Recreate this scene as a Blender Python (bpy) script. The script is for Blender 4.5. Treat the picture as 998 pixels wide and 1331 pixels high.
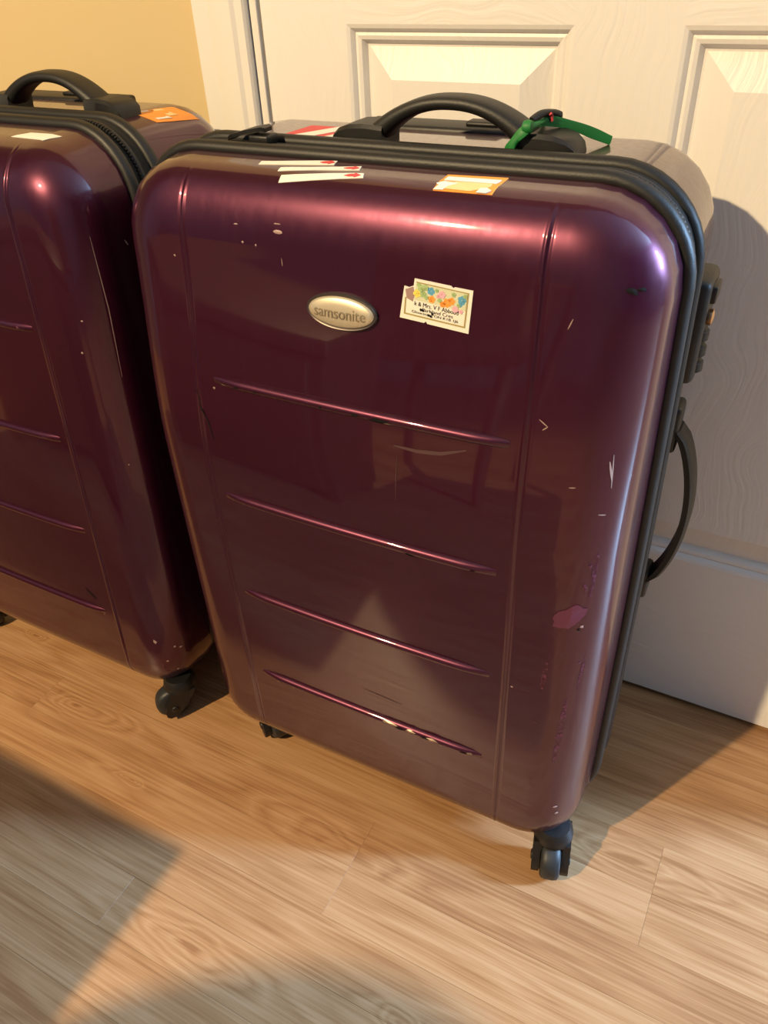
import bpy, bmesh, math, random
from mathutils import Vector, Matrix
from mathutils.bvhtree import BVHTree
random.seed(7)
for o in list(bpy.data.objects): bpy.data.objects.remove(o)
SC = bpy.context.scene
COL = SC.collection
R = math.radians

# ------------------------------------------------------------------ camera
def make_camera():
    p, r, y = R(36.71), R(-2.93), R(-29.75)
    cy, sy, cp, sp = math.cos(y), math.sin(y), math.cos(p), math.sin(p)
    fwd = Vector((sy*cp, cy*cp, -sp)); right = Vector((cy, -sy, 0)); up = right.cross(fwd)
    r2 = math.cos(r)*right + math.sin(r)*up
    u2 = -math.sin(r)*right + math.cos(r)*up
    cam = bpy.data.cameras.new('camera'); o = bpy.data.objects.new('camera', cam); COL.objects.link(o)
    cam.sensor_fit = 'HORIZONTAL'; cam.sensor_width = 36.0; cam.lens = 36.0*1015.1/998.0
    cam.clip_start = .02
    m = Matrix((r2, u2, -fwd)).transposed().to_4x4(); m.translation = Vector((0, -.785, .857))
    o.matrix_world = m
    SC.camera = o
make_camera()

# ------------------------------------------------------------------ world, lights, exposure
W = bpy.data.worlds.new('world'); SC.world = W; W.use_nodes = True
bg = W.node_tree.nodes['Background']; bg.inputs[0].default_value = (.55, .7, 1, 1); bg.inputs[1].default_value = .3
SC.view_settings.view_transform = 'Standard'; SC.view_settings.look = 'None'
SC.view_settings.exposure = -0.18; SC.view_settings.gamma = 1.0; SC.view_settings.use_curve_mapping = False

LAMP = Vector((-1.2, -2.3, 2.22))          # warm ceiling lamp behind and left of the camera
WIN = Vector((2.55, .72, 1.55))            # small window in the far right wall, cool daylight
def point_light(name, loc, power, color, radius):
    l = bpy.data.lights.new(name, 'POINT'); l.energy = power; l.color = color; l.shadow_soft_size = radius
    o = bpy.data.objects.new(name, l); o.location = loc; COL.objects.link(o); return o
def area_light(name, loc, target, power, color, sx, sy):
    l = bpy.data.lights.new(name, 'AREA'); l.shape = 'RECTANGLE'; l.size = sx; l.size_y = sy
    l.energy = power; l.color = color
    o = bpy.data.objects.new(name, l); o.location = loc; COL.objects.link(o)
    o.rotation_euler = (Vector(target)-Vector(loc)).to_track_quat('-Z', 'Y').to_euler(); return o
def spot_light(name, loc, target, power, color, radius, cone):
    l = bpy.data.lights.new(name, 'SPOT'); l.energy = power; l.color = color; l.shadow_soft_size = radius
    l.spot_size = R(cone); l.spot_blend = .5
    o = bpy.data.objects.new(name, l); o.location = loc; COL.objects.link(o)
    o.rotation_euler = (Vector(target)-Vector(loc)).to_track_quat('-Z', 'Y').to_euler(); return o
spot_light('ceiling_lamp_light', LAMP, (-.3, -.35, .3), 490, (1, .74, .40), .032, 100)
area_light('window_daylight', WIN, (WIN.x-1, WIN.y, WIN.z), 430, (.38, .64, 1), .26, .75)

# ------------------------------------------------------------------ materials
def mat(name, col, rough=.5, metal=0., coat=0., coat_rough=.05, spec=.5):
    m = bpy.data.materials.new(name); m.use_nodes = True
    b = m.node_tree.nodes['Principled BSDF']
    b.inputs['Base Color'].default_value = (*col, 1); b.inputs['Roughness'].default_value = rough
    b.inputs['Metallic'].default_value = metal; b.inputs['Coat Weight'].default_value = coat
    b.inputs['Coat Roughness'].default_value = coat_rough; b.inputs['Specular IOR Level'].default_value = spec
    return m
class NT:
    def __init__(s, m): s.t = m.node_tree; s.b = s.t.nodes['Principled BSDF']
    def n(s, typ, **kw):
        nd = s.t.nodes.new(typ)
        for k, v in kw.items():
            if k.startswith('i_'):
                key = k[2:]; key = int(key) if key.isdigit() else key
                nd.inputs[key].default_value = v
            else: setattr(nd, k, v)
        return nd
    def l(s, a, b): s.t.links.new(a, b)
    def math(s, op, a, b=None, c=None):
        nd = s.n('ShaderNodeMath', operation=op)
        for i, x in enumerate((a, b, c)):
            if x is None: continue
            if isinstance(x, (int, float)): nd.inputs[i].default_value = x
            else: s.l(x, nd.inputs[i])
        return nd.outputs[0]
    def ramp(s, fac, stops):
        nd = s.n('ShaderNodeValToRGB'); e = nd.color_ramp.elements
        e[0].position, e[0].color = stops[0][0], (*stops[0][1], 1)
        e[1].position, e[1].color = stops[1][0], (*stops[1][1], 1)
        for p, c in stops[2:]:
            x = e.new(p); x.color = (*c, 1)
        s.l(fac, nd.inputs[0]); return nd.outputs[0]

def shell_material():
    m = mat('purple_shell', (.058, .0050, .024), .34, .65, .85, .035)
    t = NT(m)
    co = t.n('ShaderNodeTexCoord').outputs['Object']
    n1 = t.n('ShaderNodeTexNoise', i_Scale=9., i_Detail=4.); t.l(co, n1.inputs['Vector'])
    t.l(t.math('MULTIPLY_ADD', n1.outputs[0], .09, -.005), t.b.inputs['Coat Roughness'])
    mp = t.n('ShaderNodeMapping'); mp.inputs['Scale'].default_value = (60, 60, 7); t.l(co, mp.inputs[0])
    n2 = t.n('ShaderNodeTexNoise', i_Scale=3., i_Detail=6.); t.l(mp.outputs[0], n2.inputs['Vector'])
    t.l(t.math('MULTIPLY_ADD', n2.outputs[0], .16, .26), t.b.inputs['Roughness'])
    n3 = t.n('ShaderNodeTexNoise', i_Scale=5., i_Detail=2.); t.l(co, n3.inputs['Vector'])
    bp = t.n('ShaderNodeBump', i_Strength=.02, i_Distance=.01); t.l(n3.outputs[0], bp.inputs['Height'])
    t.l(bp.outputs[0], t.b.inputs['Normal']); t.l(bp.outputs[0], t.b.inputs['Coat Normal'])
    return m

KNOTS = [(-.335, -.385, .075, .018), (-.735, -.37, .05, .012), (-.165, -.52, .03, .010),
         (-.62, -.43, .018, .006), (-.395, -.555, .09, .014), (.0, -.255, .06, .016), (-.90, -.30, .018, .006),
         (-.115, -.565, .02, .008)]
def floor_material():
    m = mat('oak_laminate', (.5, .3, .15), .34, 0, 0, .1, .5)
    t = NT(m)
    pos = t.n('ShaderNodeNewGeometry').outputs['Position']
    sp = t.n('ShaderNodeSeparateXYZ'); t.l(pos, sp.inputs[0])
    rnd = t.n('ShaderNodeObjectInfo').outputs['Random']
    X, Y = sp.outputs[0], sp.outputs[1]
    roff = t.math('MULTIPLY', rnd, 37.)
    # long wandering rings plus elongated rings around each knot
    cb = t.n('ShaderNodeCombineXYZ')
    t.l(t.math('MULTIPLY', X, 2.6), cb.inputs[0]); t.l(t.math('MULTIPLY', Y, 15.), cb.inputs[1]); t.l(roff, cb.inputs[2])
    nz = t.n('ShaderNodeTexNoise', i_Scale=1., i_Detail=2.5, i_Roughness=.5); t.l(cb.outputs[0], nz.inputs['Vector'])
    ph = t.math('MULTIPLY', nz.outputs[0], 6.)
    dark = None
    cw = t.n('ShaderNodeCombineXYZ'); t.l(t.math('MULTIPLY', X, 9.), cw.inputs[0]); t.l(t.math('MULTIPLY', Y, 26.), cw.inputs[1])
    nw = t.n('ShaderNodeTexNoise', i_Scale=1., i_Detail=2.); t.l(cw.outputs[0], nw.inputs['Vector'])
    sw = t.n('ShaderNodeSeparateColor'); t.l(nw.outputs['Color'], sw.inputs[0])
    X = t.math('ADD', X, t.math('MULTIPLY_ADD', sw.outputs[0], .11, -.055))
    Y = t.math('ADD', Y, t.math('MULTIPLY_ADD', sw.outputs[1], .030, -.015))
    for kx, ky, lx, ly in KNOTS:
        a = t.math('POWER', t.math('DIVIDE', t.math('SUBTRACT', X, kx), lx), 2.)
        b = t.math('POWER', t.math('DIVIDE', t.math('SUBTRACT', Y, ky), ly), 2.)
        g = t.math('EXPONENT', t.math('MULTIPLY', t.math('ADD', a, b), -.8))
        ph = t.math('MULTIPLY_ADD', g, 3.2, ph)
        g2 = t.math('EXPONENT', t.math('MULTIPLY', t.math('ADD', a, b), -16.))
        dark = g2 if dark is None else t.math('ADD', dark, g2)
    fr = t.math('FRACT', ph)
    ring = t.math('SUBTRACT', 1., t.math('ABSOLUTE', t.math('MULTIPLY_ADD', fr, 2., -1.)))
    X, Y = sp.outputs[0], sp.outputs[1]
    # fine straight pores
    cf = t.n('ShaderNodeCombineXYZ')
    t.l(t.math('MULTIPLY', X, 7.), cf.inputs[0]); t.l(t.math('MULTIPLY', Y, 330.), cf.inputs[1]); t.l(roff, cf.inputs[2])
    nf = t.n('ShaderNodeTexNoise', i_Scale=1., i_Detail=3.); t.l(cf.outputs[0], nf.inputs['Vector'])
    cg = t.n('ShaderNodeCombineXYZ')
    t.l(t.math('MULTIPLY', X, 3.), cg.inputs[0]); t.l(t.math('MULTIPLY', Y, 60.), cg.inputs[1]); t.l(roff, cg.inputs[2])
    ng = t.n('ShaderNodeTexNoise', i_Scale=1., i_Detail=2.); t.l(cg.outputs[0], ng.inputs['Vector'])
    v = t.math('ADD', t.math('MULTIPLY', ring, .24), t.math('MULTIPLY_ADD', nf.outputs[0], .78, -.115))
    ch = t.n('ShaderNodeCombineXYZ')
    t.l(t.math('MULTIPLY', X, 11.), ch.inputs[0]); t.l(t.math('MULTIPLY', Y, 760.), ch.inputs[1]); t.l(roff, ch.inputs[2])
    nh = t.n('ShaderNodeTexNoise', i_Scale=1., i_Detail=2.); t.l(ch.outputs[0], nh.inputs['Vector'])
    v = t.math('ADD', v, t.math('MULTIPLY_ADD', nh.outputs[0], .40, -.08))
    v = t.math('ADD', v, t.math('MULTIPLY', ng.outputs[0], .20))
    v = t.math('SUBTRACT', v, t.math('MULTIPLY', dark, .35))
    v = t.math('ADD', v, t.math('MULTIPLY_ADD', rnd, .18, -.09))
    c = t.ramp(v, [(.36, (.275, .132, .056)), (.90, (.465, .275, .140)), (.53, (.345, .180, .079)), (.67, (.400, .219, .102))])
    t.l(c, t.b.inputs['Base Color'])
    t.l(t.math('MULTIPLY_ADD', nf.outputs[0], .2, .26), t.b.inputs['Roughness'])
    bp = t.n('ShaderNodeBump', i_Strength=.12, i_Distance=.001); t.l(nf.outputs[0], bp.inputs['Height'])
    t.l(bp.outputs[0], t.b.inputs['Normal'])
    return m

def door_material(name, along):
    m = mat(name, (.80, .775, .74), .42)
    t = NT(m); co = t.n('ShaderNodeNewGeometry').outputs['Position']
    mp = t.n('ShaderNodeMapping')
    mp.inputs['Scale'].default_value = (150, 20, 6.) if along == 'z' else (6., 20, 150)
    t.l(co, mp.inputs[0])
    n0 = t.n('ShaderNodeTexNoise', i_Scale=9., i_Detail=1.); t.l(co, n0.inputs['Vector'])
    vm = t.n('ShaderNodeVectorMath', operation='MULTIPLY_ADD'); vm.inputs[1].default_value = (14, 0, 0) if along == 'z' else (0, 0, 14)
    t.l(n0.outputs['Color'], vm.inputs[0]); t.l(mp.outputs[0], vm.inputs[2])
    n1 = t.n('ShaderNodeTexNoise', i_Scale=1., i_Detail=3.); t.l(vm.outputs[0], n1.inputs['Vector'])
    bp = t.n('ShaderNodeBump', i_Strength=.5, i_Distance=.0014); t.l(n1.outputs[0], bp.inputs['Height'])
    t.l(bp.outputs[0], t.b.inputs['Normal'])
    return m
def plain_wall(name, col):
    m = mat(name, col, .75); t = NT(m); co = t.n('ShaderNodeNewGeometry').outputs['Position']
    n = t.n('ShaderNodeTexNoise', i_Scale=220., i_Detail=2.); t.l(co, n.inputs['Vector'])
    bp = t.n('ShaderNodeBump', i_Strength=.12, i_Distance=.001); t.l(n.outputs[0], bp.inputs['Height']); t.l(bp.outputs[0], t.b.inputs['Normal'])
    return m
def black_plastic(name, col, rough, grain=400.):
    m = mat(name, col, rough); t = NT(m); co = t.n('ShaderNodeTexCoord').outputs['Object']
    n = t.n('ShaderNodeTexNoise', i_Scale=grain, i_Detail=1.); t.l(co, n.inputs['Vector'])
    bp = t.n('ShaderNodeBump', i_Strength=.15, i_Distance=.0008); t.l(n.outputs[0], bp.inputs['Height']); t.l(bp.outputs[0], t.b.inputs['Normal'])
    return m
M = {}
M['shell'] = shell_material()
M['floor'] = floor_material()
M['door_v'] = door_material('white_door_vertical_grain', 'z')
M['door_h'] = door_material('white_door_horizontal_grain', 'x')
M['trim'] = mat('white_gloss_trim', (.78, .75, .70), .35)
M['wall'] = plain_wall('yellow_wall_paint', (.62, .485, .265))
M['wall_dim'] = plain_wall('grey_wall_paint', (.20, .19, .19))
M['ceil'] = plain_wall('white_ceiling_paint', (.55, .54, .52))
M['dark'] = mat('dark_gap', (.03, .022, .016), .8)
M['plastic'] = black_plastic('black_plastic', (.0050, .0047, .0046), .48)
M['rubber'] = black_plastic('black_rubber', (.0065, .0062, .0056), .50, 900.)
M['tape'] = black_plastic('black_zip_tape', (.005, .005, .0045), .8, 1500.)
M['wheel'] = mat('grey_wheel_rubber', (.016, .018, .020), .5)
M['badge'] = mat('brushed_badge_metal', (.66, .58, .42), .36, .55)
M['badge_dark'] = mat('badge_letters', (.40, .34, .23), .4, .7)
M['badge_rim'] = mat('dark_badge_rim', (.09, .075, .07), .35, .6)
M['paper'] = mat('cream_paper', (.80, .76, .66), .6)
M['gold'] = mat('gold_print', (.36, .29, .11), .45)
M['ink'] = mat('black_ink', (.012, .011, .011), .8, spec=.05)
M['red'] = mat('red_print', (.62, .06, .06), .6)
M['orange'] = mat('orange_print', (.90, .32, .05), .6)
M['orange_pale'] = mat('pale_orange_print', (.92, .58, .25), .6)
M['blue'] = mat('blue_print', (.10, .34, .52), .6)
M['pink'] = mat('pink_print', (.80, .42, .50), .6)
M['yellow'] = mat('yellow_print', (.88, .66, .12), .6)
M['pale_green'] = mat('pale_green_print', (.60, .62, .42), .6)
M['leaf'] = mat('green_print', (.36, .50, .22), .6)
M['ribbon'] = mat('green_ribbon', (.010, .17, .030), .55)
M['scuff'] = mat('pale_scuff', (.34, .22, .20), .5)
M['rub'] = mat('worn_pale_plastic', (.25, .175, .13), .35, .4)
M['faint'] = mat('faint_scuff', (.075, .035, .036), .5)
def patchy(name, col, rough, metal, scale, lo, hi):
    m = mat(name, col, rough, metal); t = NT(m); co = t.n('ShaderNodeTexCoord').outputs['Object']
    n = t.n('ShaderNodeTexNoise', i_Scale=scale, i_Detail=5., i_Roughness=.65); t.l(co, n.inputs['Vector'])
    a = t.ramp(n.outputs[0], [(lo, (0, 0, 0)), (hi, (1, 1, 1))]); t.l(a, t.b.inputs['Alpha'])
    n2 = t.n('ShaderNodeTexNoise', i_Scale=scale*3, i_Detail=3.); t.l(co, n2.inputs['Vector'])
    bp = t.n('ShaderNodeBump', i_Strength=.5, i_Distance=.001); t.l(n2.outputs[0], bp.inputs['Height']); t.l(bp.outputs[0], t.b.inputs['Normal'])
    return m
M['scuff_pink'] = patchy('pink_scuff', (.125, .032, .062), .42, .4, 190., .40, .60)
M['torn'] = patchy('torn_pink_skin', (.14, .036, .075), .36, .4, 260., .12, .32)
M['brass'] = mat('brass_metal', (.75, .45, .25), .3, 1.)
M['steel'] = mat('steel', (.6, .6, .6), .3, 1.)
M['wood'] = mat('dark_furniture_wood', (.16, .075, .035), .45)
def lampmat():
    m = mat('lamp_glow', (1, .8, .5), .4); b = m.node_tree.nodes['Principled BSDF']
    b.inputs['Emission Color'].default_value = (1, .66, .30, 1); b.inputs['Emission Strength'].default_value = 12; return m
M['lamp'] = lampmat()

# ------------------------------------------------------------------ mesh helpers
def obj(name, verts, faces, m, parent=None, smooth=True, sharp=40, mats=None, fm=None):
    me = bpy.data.meshes.new(name); me.from_pydata([tuple(v) for v in verts], [], faces)
    bm = bmesh.new(); bm.from_mesh(me); bmesh.ops.recalc_face_normals(bm, faces=bm.faces); bm.to_mesh(me); bm.free()
    me.materials.append(m)
    if smooth:
        me.shade_smooth(); me.set_sharp_from_angle(angle=R(sharp))
    o = bpy.data.objects.new(name, me); COL.objects.link(o)
    if parent: o.parent = parent
    return o
def mobj(name, me, parent=None, loc=(0, 0, 0)):
    o = bpy.data.objects.new(name, me); COL.objects.link(o); o.location = loc
    if parent: o.parent = parent
    return o
class MB:
    def __init__(s): s.v = []; s.f = []
    def add(s, v, f):
        k = len(s.v); s.v += [Vector(x) for x in v]; s.f += [tuple(i+k for i in q) for q in f]
    def box(s, a, b, bev=0.):
        (x0, y0, z0), (x1, y1, z1) = a, b
        if bev <= 0:
            v = [(x, y, z) for x in (x0, x1) for y in (y0, y1) for z in (z0, z1)]
            s.add(v, [(0, 1, 3, 2), (4, 6, 7, 5), (0, 4, 5, 1), (2, 3, 7, 6), (0, 2, 6, 4), (1, 5, 7, 3)]); return
        bm = bmesh.new(); bmesh.ops.create_cube(bm, size=1)
        for q in bm.verts: q.co = Vector(((x0+x1)/2+q.co.x*(x1-x0), (y0+y1)/2+q.co.y*(y1-y0), (z0+z1)/2+q.co.z*(z1-z0)))
        bmesh.ops.bevel(bm, geom=bm.edges[:], offset=bev, segments=3, profile=.5, affect='EDGES')
        bm.verts.index_update()
        s.add([q.co.copy() for q in bm.verts], [[q.index for q in f.verts] for f in bm.faces]); bm.free()
    def rings(s, rings, closed=True, cap=True):
        n = len(rings[0]); v = [p for r in rings for p in r]; f = []
        for i in range(len(rings)-1):
            for j in range(n if closed else n-1):
                k = (j+1) % n; f.append((i*n+j, i*n+k, (i+1)*n+k, (i+1)*n+j))
        if cap and closed:
            f.append(tuple(range(n))); f.append(tuple((len(rings)-1)*n+j for j in range(n)))
        s.add(v, f)
    def tube(s, pts, rad, n=10, sq=None):
        # sweep a circle (or ellipse sq=(a,b)) along pts
        rs = []; up = Vector((0, 1, 0))
        pts = [Vector(p) for p in pts]
        for i, p in enumerate(pts):
            d = (pts[min(i+1, len(pts)-1)]-pts[max(i-1, 0)]).normalized()
            a = d.cross(up)
            if a.length < 1e-4: a = d.cross(Vector((1, 0, 0)))
            a.normalize(); b = a.cross(d).normalized()
            r = rad[i] if isinstance(rad, (list, tuple)) else rad
            ea, eb = (r, r) if sq is None else (sq[0]*r, sq[1]*r)
            rs.append([p+a*math.cos(2*math.pi*j/n)*ea+b*math.sin(2*math.pi*j/n)*eb for j in range(n)])
        s.rings(rs)
    def lathe(s, prof, c, axis='z', n=24):
        rs = []
        for r, h in prof:
            ring = []
            for j in range(n):
                a = 2*math.pi*j/n; q = (r*math.cos(a), r*math.sin(a), h)
                if axis == 'x': q = (h, q[0], q[1])
                if axis == 'y': q = (q[0], h, q[1])
                ring.append(Vector(c)+Vector(q))
            rs.append(ring)
        s.rings(rs)
    def build(s, name, m, parent=None, smooth=True, sharp=40, xf=None):
        v = [xf @ q for q in s.v] if xf else s.v
        return obj(name, v, s.f, m, parent, smooth, sharp)
def struct(o): o['kind'] = 'structure'; return o
def thing(name, label, cat, loc=(0, 0, 0), rotz=0, group=None):
    o = bpy.data.objects.new(name, None); COL.objects.link(o); o.location = loc; o.rotation_euler = (0, 0, rotz)
    o.empty_display_size = .05; o['label'] = label; o['category'] = cat
    if group: o['group'] = group
    return o

# ------------------------------------------------------------------ room shell
XL, XR, XJ, YB, YF, H = -2.3, 2.6, .58, -3.1, 1.4, 2.4
DX0, DX1 = -.565, .197           # door slab edges (762 mm)
def bx(name, a, b, m, parent=None, bev=0.):
    k = MB(); k.box(a, b, bev); return k.build(name, m, parent, smooth=bev > 0)
floor = struct(bx('floor', (XL, YB, -.06), (XR, YF, -.0095), M['dark']))
# laminate strips, every strip its own piece
ROW = .0609; Y0 = -.341
known = {-1: [.0236], -2: [.0236], 0: [-.806, -.288], 1: [-.288], 3: [-.502], 2: [.12], -3: [.31], -4: [-.21]}
for k in range(-29, 46):
    ya, yb = Y0-ROW*(k+1), Y0-ROW*k
    ya, yb = max(ya, YB), min(yb, YF)
    if yb-ya < .01: continue
    js = list(known.get(k, [random.uniform(-.4, .3)]))
    while js[0] > XL+.55: js.insert(0, js[0]-random.choice((.518, .86, .69, 1.0)))
    while js[-1] < XR-.55: js.append(js[-1]+random.choice((.518, .86, .69, 1.0)))
    js = [XL]+[q for q in js if XL+.1 < q < XR-.1]+[XR]
    for a, b in zip(js, js[1:]):
        g = .00010; h = MB(); c = .00006; L2 = (b-a)/2-g; w2 = (yb-ya)/2-g
        h.rings([[(sx*L2, sy*w2, -.0095) for sx, sy in ((-1, -1), (1, -1), (1, 1), (-1, 1))],
                 [(sx*L2, sy*w2, -c) for sx, sy in ((-1, -1), (1, -1), (1, 1), (-1, 1))],
                 [(sx*(L2-c), sy*(w2-c), 0) for sx, sy in ((-1, -1), (1, -1), (1, 1), (-1, 1))]])
        o = h.build('plank', M['floor'], floor, smooth=False); o.location = ((a+b)/2, (ya+yb)/2, 0)
struct(bx('ceiling', (XL, YB, H), (XR, YF, H+.05), M['ceil']))
# door wall: left of the door, above it and right of it, then it returns away from us
AL = -.652                        # outer edge of the left casing
struct(bx('wall_left', (XL-.1, YB, 0), (XL, YF, H), M['wall_dim']))
wf = struct(bx('wall_front', (XL, .012, 0), (DX0-.012, .13, H), M['wall']))
bx('wall_right_of_door', (DX1+.012, .012, 0), (XJ, .13, H), M['wall'], wf)
bx('wall_over_door', (DX0-.012, .012, 1.995), (DX1+.012, .13, H), M['wall'], wf)
bx('wall_return', (XJ-.12, .13, 0), (XJ, YF, H), M['wall'], wf)
struct(bx('wall_back', (XL, YB-.1, 0), (XR, YB, H), M['wall_dim']))
wr = struct(bx('wall_right', (XR, YB, 0), (XR+.1, YF+.1, H), M['wall_dim']))
struct(bx('wall_hall_end', (XJ, YF, 0), (XR, YF+.1, H), M['wall_dim']))
# window in the right wall (outside the frame), the source of the cool daylight
w1 = MB()
for a, b in (((-.03, -.21, -.44), (0, -.16, .44)), ((-.03, .16, -.44), (0, .21, .44)), ((-.03, -.16, -.44), (0, .16, -.39)), ((-.03, -.16, .39), (0, .16, .44))):
    w1.box(a, b)
w1o = struct(w1.build('window_1', M['trim'], None, smooth=False)); w1o.location = (XR, WIN.y, WIN.z)
# skirting
struct(bx('baseboard_left', (XL, -.004, 0), (AL-.001, .012, .12), M['trim']))
struct(bx('baseboard_right', (DX1+.10, -.004, 0), (XJ, .012, .12), M['trim']))

# door casing (architrave) and jamb
def casing(name, x_out, x_in, ztop):
    s = 1 if x_in > x_out else -1; wd = abs(x_in-x_out)
    prof = [(0, .012), (0, -.004), (.003, -.007), (.016, -.0085), (.024, -.0075), (.030, -.010), (.050, -.0145), (.058, -.0145), (.0625, -.012), (wd-.002, -.0115), (wd, -.009), (wd, .012)]
    k = MB(); k.rings([[Vector((x_out+s*a, b, z)) for a, b in prof] for z in (0, ztop)])
    return struct(k.build(name, M['trim'], None, True, 25))
casing('trim_1', AL, DX0-.0135, 2.06)
casing('trim_2', DX1+.0135+.0735, DX1+.0135, 2.06)
struct(bx('trim_3', (AL, -.0145, 1.995), (DX1+.087, .012, 2.06), M['trim'], None, .002))
jamb = struct(bx('trim_4', (DX0-.012, -.003, 0), (DX0-.0032, .06, 1.992), M['trim'], None, .001))
struct(bx('trim_5', (DX1+.003, -.003, 0), (DX1+.012, .06, 1.992), M['trim'], None, .001))
bx('gap_shade_sheet', (DX0-.0035, .040, 0), (DX1+.0035, .055, 1.99), M['dark'], jamb)  # near-black sheet across the opening, its colour stands for shade in the door gaps

# six panel moulded door: stiles and rails with a recessed moulding and raised field per panel
ZB, ZT = .0075, 1.985
colx = [(DX0+.1015, DX0+.3335), (DX0+.4265, DX0+.6595)]
rowz = [(.238, .783), (.905, 1.545), (1.645, 1.87)]
def six_panel_door():
    k = MB(); T = .036
    # vertical stiles then rails (each with its own grain direction)
    xs = [DX0, colx[0][0], colx[0][1], colx[1][0], colx[1][1], DX1]
    d = bpy.data.objects.new('door_1', None); COL.objects.link(d); d['kind'] = 'structure'
    for i in (0, 2, 4):
        bx('stile', (xs[i], 0, ZB), (xs[i+1], T, ZT), M['door_v'], d)
    zs = [ZB, rowz[0][0], rowz[0][1], rowz[1][0], rowz[1][1], rowz[2][0], rowz[2][1], ZT]
    for c in colx:
        for i in (0, 2, 4, 6):
            bx('rail', (c[0], 0, zs[i]), (c[1], T, zs[i+1]), M['door_h'], d)
    # panel sections: (inset, depth) from the stile edge
    prof_m = [(0, 0), (.0035, .0012), (.0065, .0042), (.0072, .0056), (.0100, .0048), (.0135, .0058), (.0165, .0098), (.0175, .0118)]
    prof_p = [(.0175, .0118), (.0195, .0120), (.0475, .0022), (.0480, .0020)]
    for c in colx:
        for z in rowz:
            def loop(ins, dep): return [Vector((c[0]+ins, dep, z[0]+ins)), Vector((c[1]-ins, dep, z[0]+ins)), Vector((c[1]-ins, dep, z[1]-ins)), Vector((c[0]+ins, dep, z[1]-ins))]
            a = MB(); a.rings([loop(*q) for q in prof_m], True, False); a.build('moulding', M['door_v'], d, True, 20)
            b = MB(); rs = [loop(*q) for q in prof_p]; b.rings(rs, True, False); n = len(b.v); b.f.append((n-4, n-3, n-2, n-1))
            b.build('panel', M['door_v'], d, False)
    return d
six_panel_door()

# ------------------------------------------------------------------ suitcase
A0, WB, WT = .2310, .041, .7165      # shell half width, bottom and top height
RC = .062                             # outline corner radius
RE = .050                             # radius of the edge between front and sides
YRF, YRB = -.246, -.200               # front and rear plane of the zipped rim
DF, DB = .077, .138                   # depth of front and rear shell
def barrel(w): return 1-.018*((w-.30)/.40)**2
def contour(off, npc=10, rc=RC):
    """rounded rectangle outline grown by off; counter-clockwise from lower left; returns (u,w,nu,nw)"""
    a = A0+off; b0 = WB-off; b1 = WT+off; r = rc+off; out = []
    rb = r+.026
    for cx, cz, a0, r in ((a-r, b1-r, 0, r), (-a+r, b1-r, 90, r), (-a+rb, b0+rb, 180, rb), (a-rb, b0+rb, 270, rb)):
        for i in range(npc+1):
            t = R(a0+90*i/npc); out.append((cx+r*math.cos(t), cz+r*math.sin(t), math.cos(t), math.sin(t)))
    # subdivide the long straights
    res = []
    for i, p in enumerate(out):
        q = out[(i+1) % len(out)]; res.append(p)
        L = math.hypot(q[0]-p[0], q[1]-p[1])
        if L > .05:
            for j in range(1, 24):
                f = j/24; res.append((p[0]+(q[0]-p[0])*f, p[1]+(q[1]-p[1])*f, p[2], p[3]))
    return res
def place(shear):
    def P(u, y, w): return Vector((u*barrel(w), y+shear*w, w))
    return P
TAPER = .022
def taper(w):
    t = min(1., max(0., (w-.46)/.24)); return TAPER*t*t*(3-2*t)
def crown(u, w):
    a = max(0., 1-(u/(A0-RE))**2); h = (w-(WT+WB)/2)/((WT-WB)/2-RE); return .005*a*max(0., 1-h*h)
def groove(u, fade):
    a = abs(u)
    return fade*(-.0009*math.exp(-((a-.1527)/.0012)**2)+.0011*math.exp(-((a-.1500)/.0013)**2))
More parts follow.
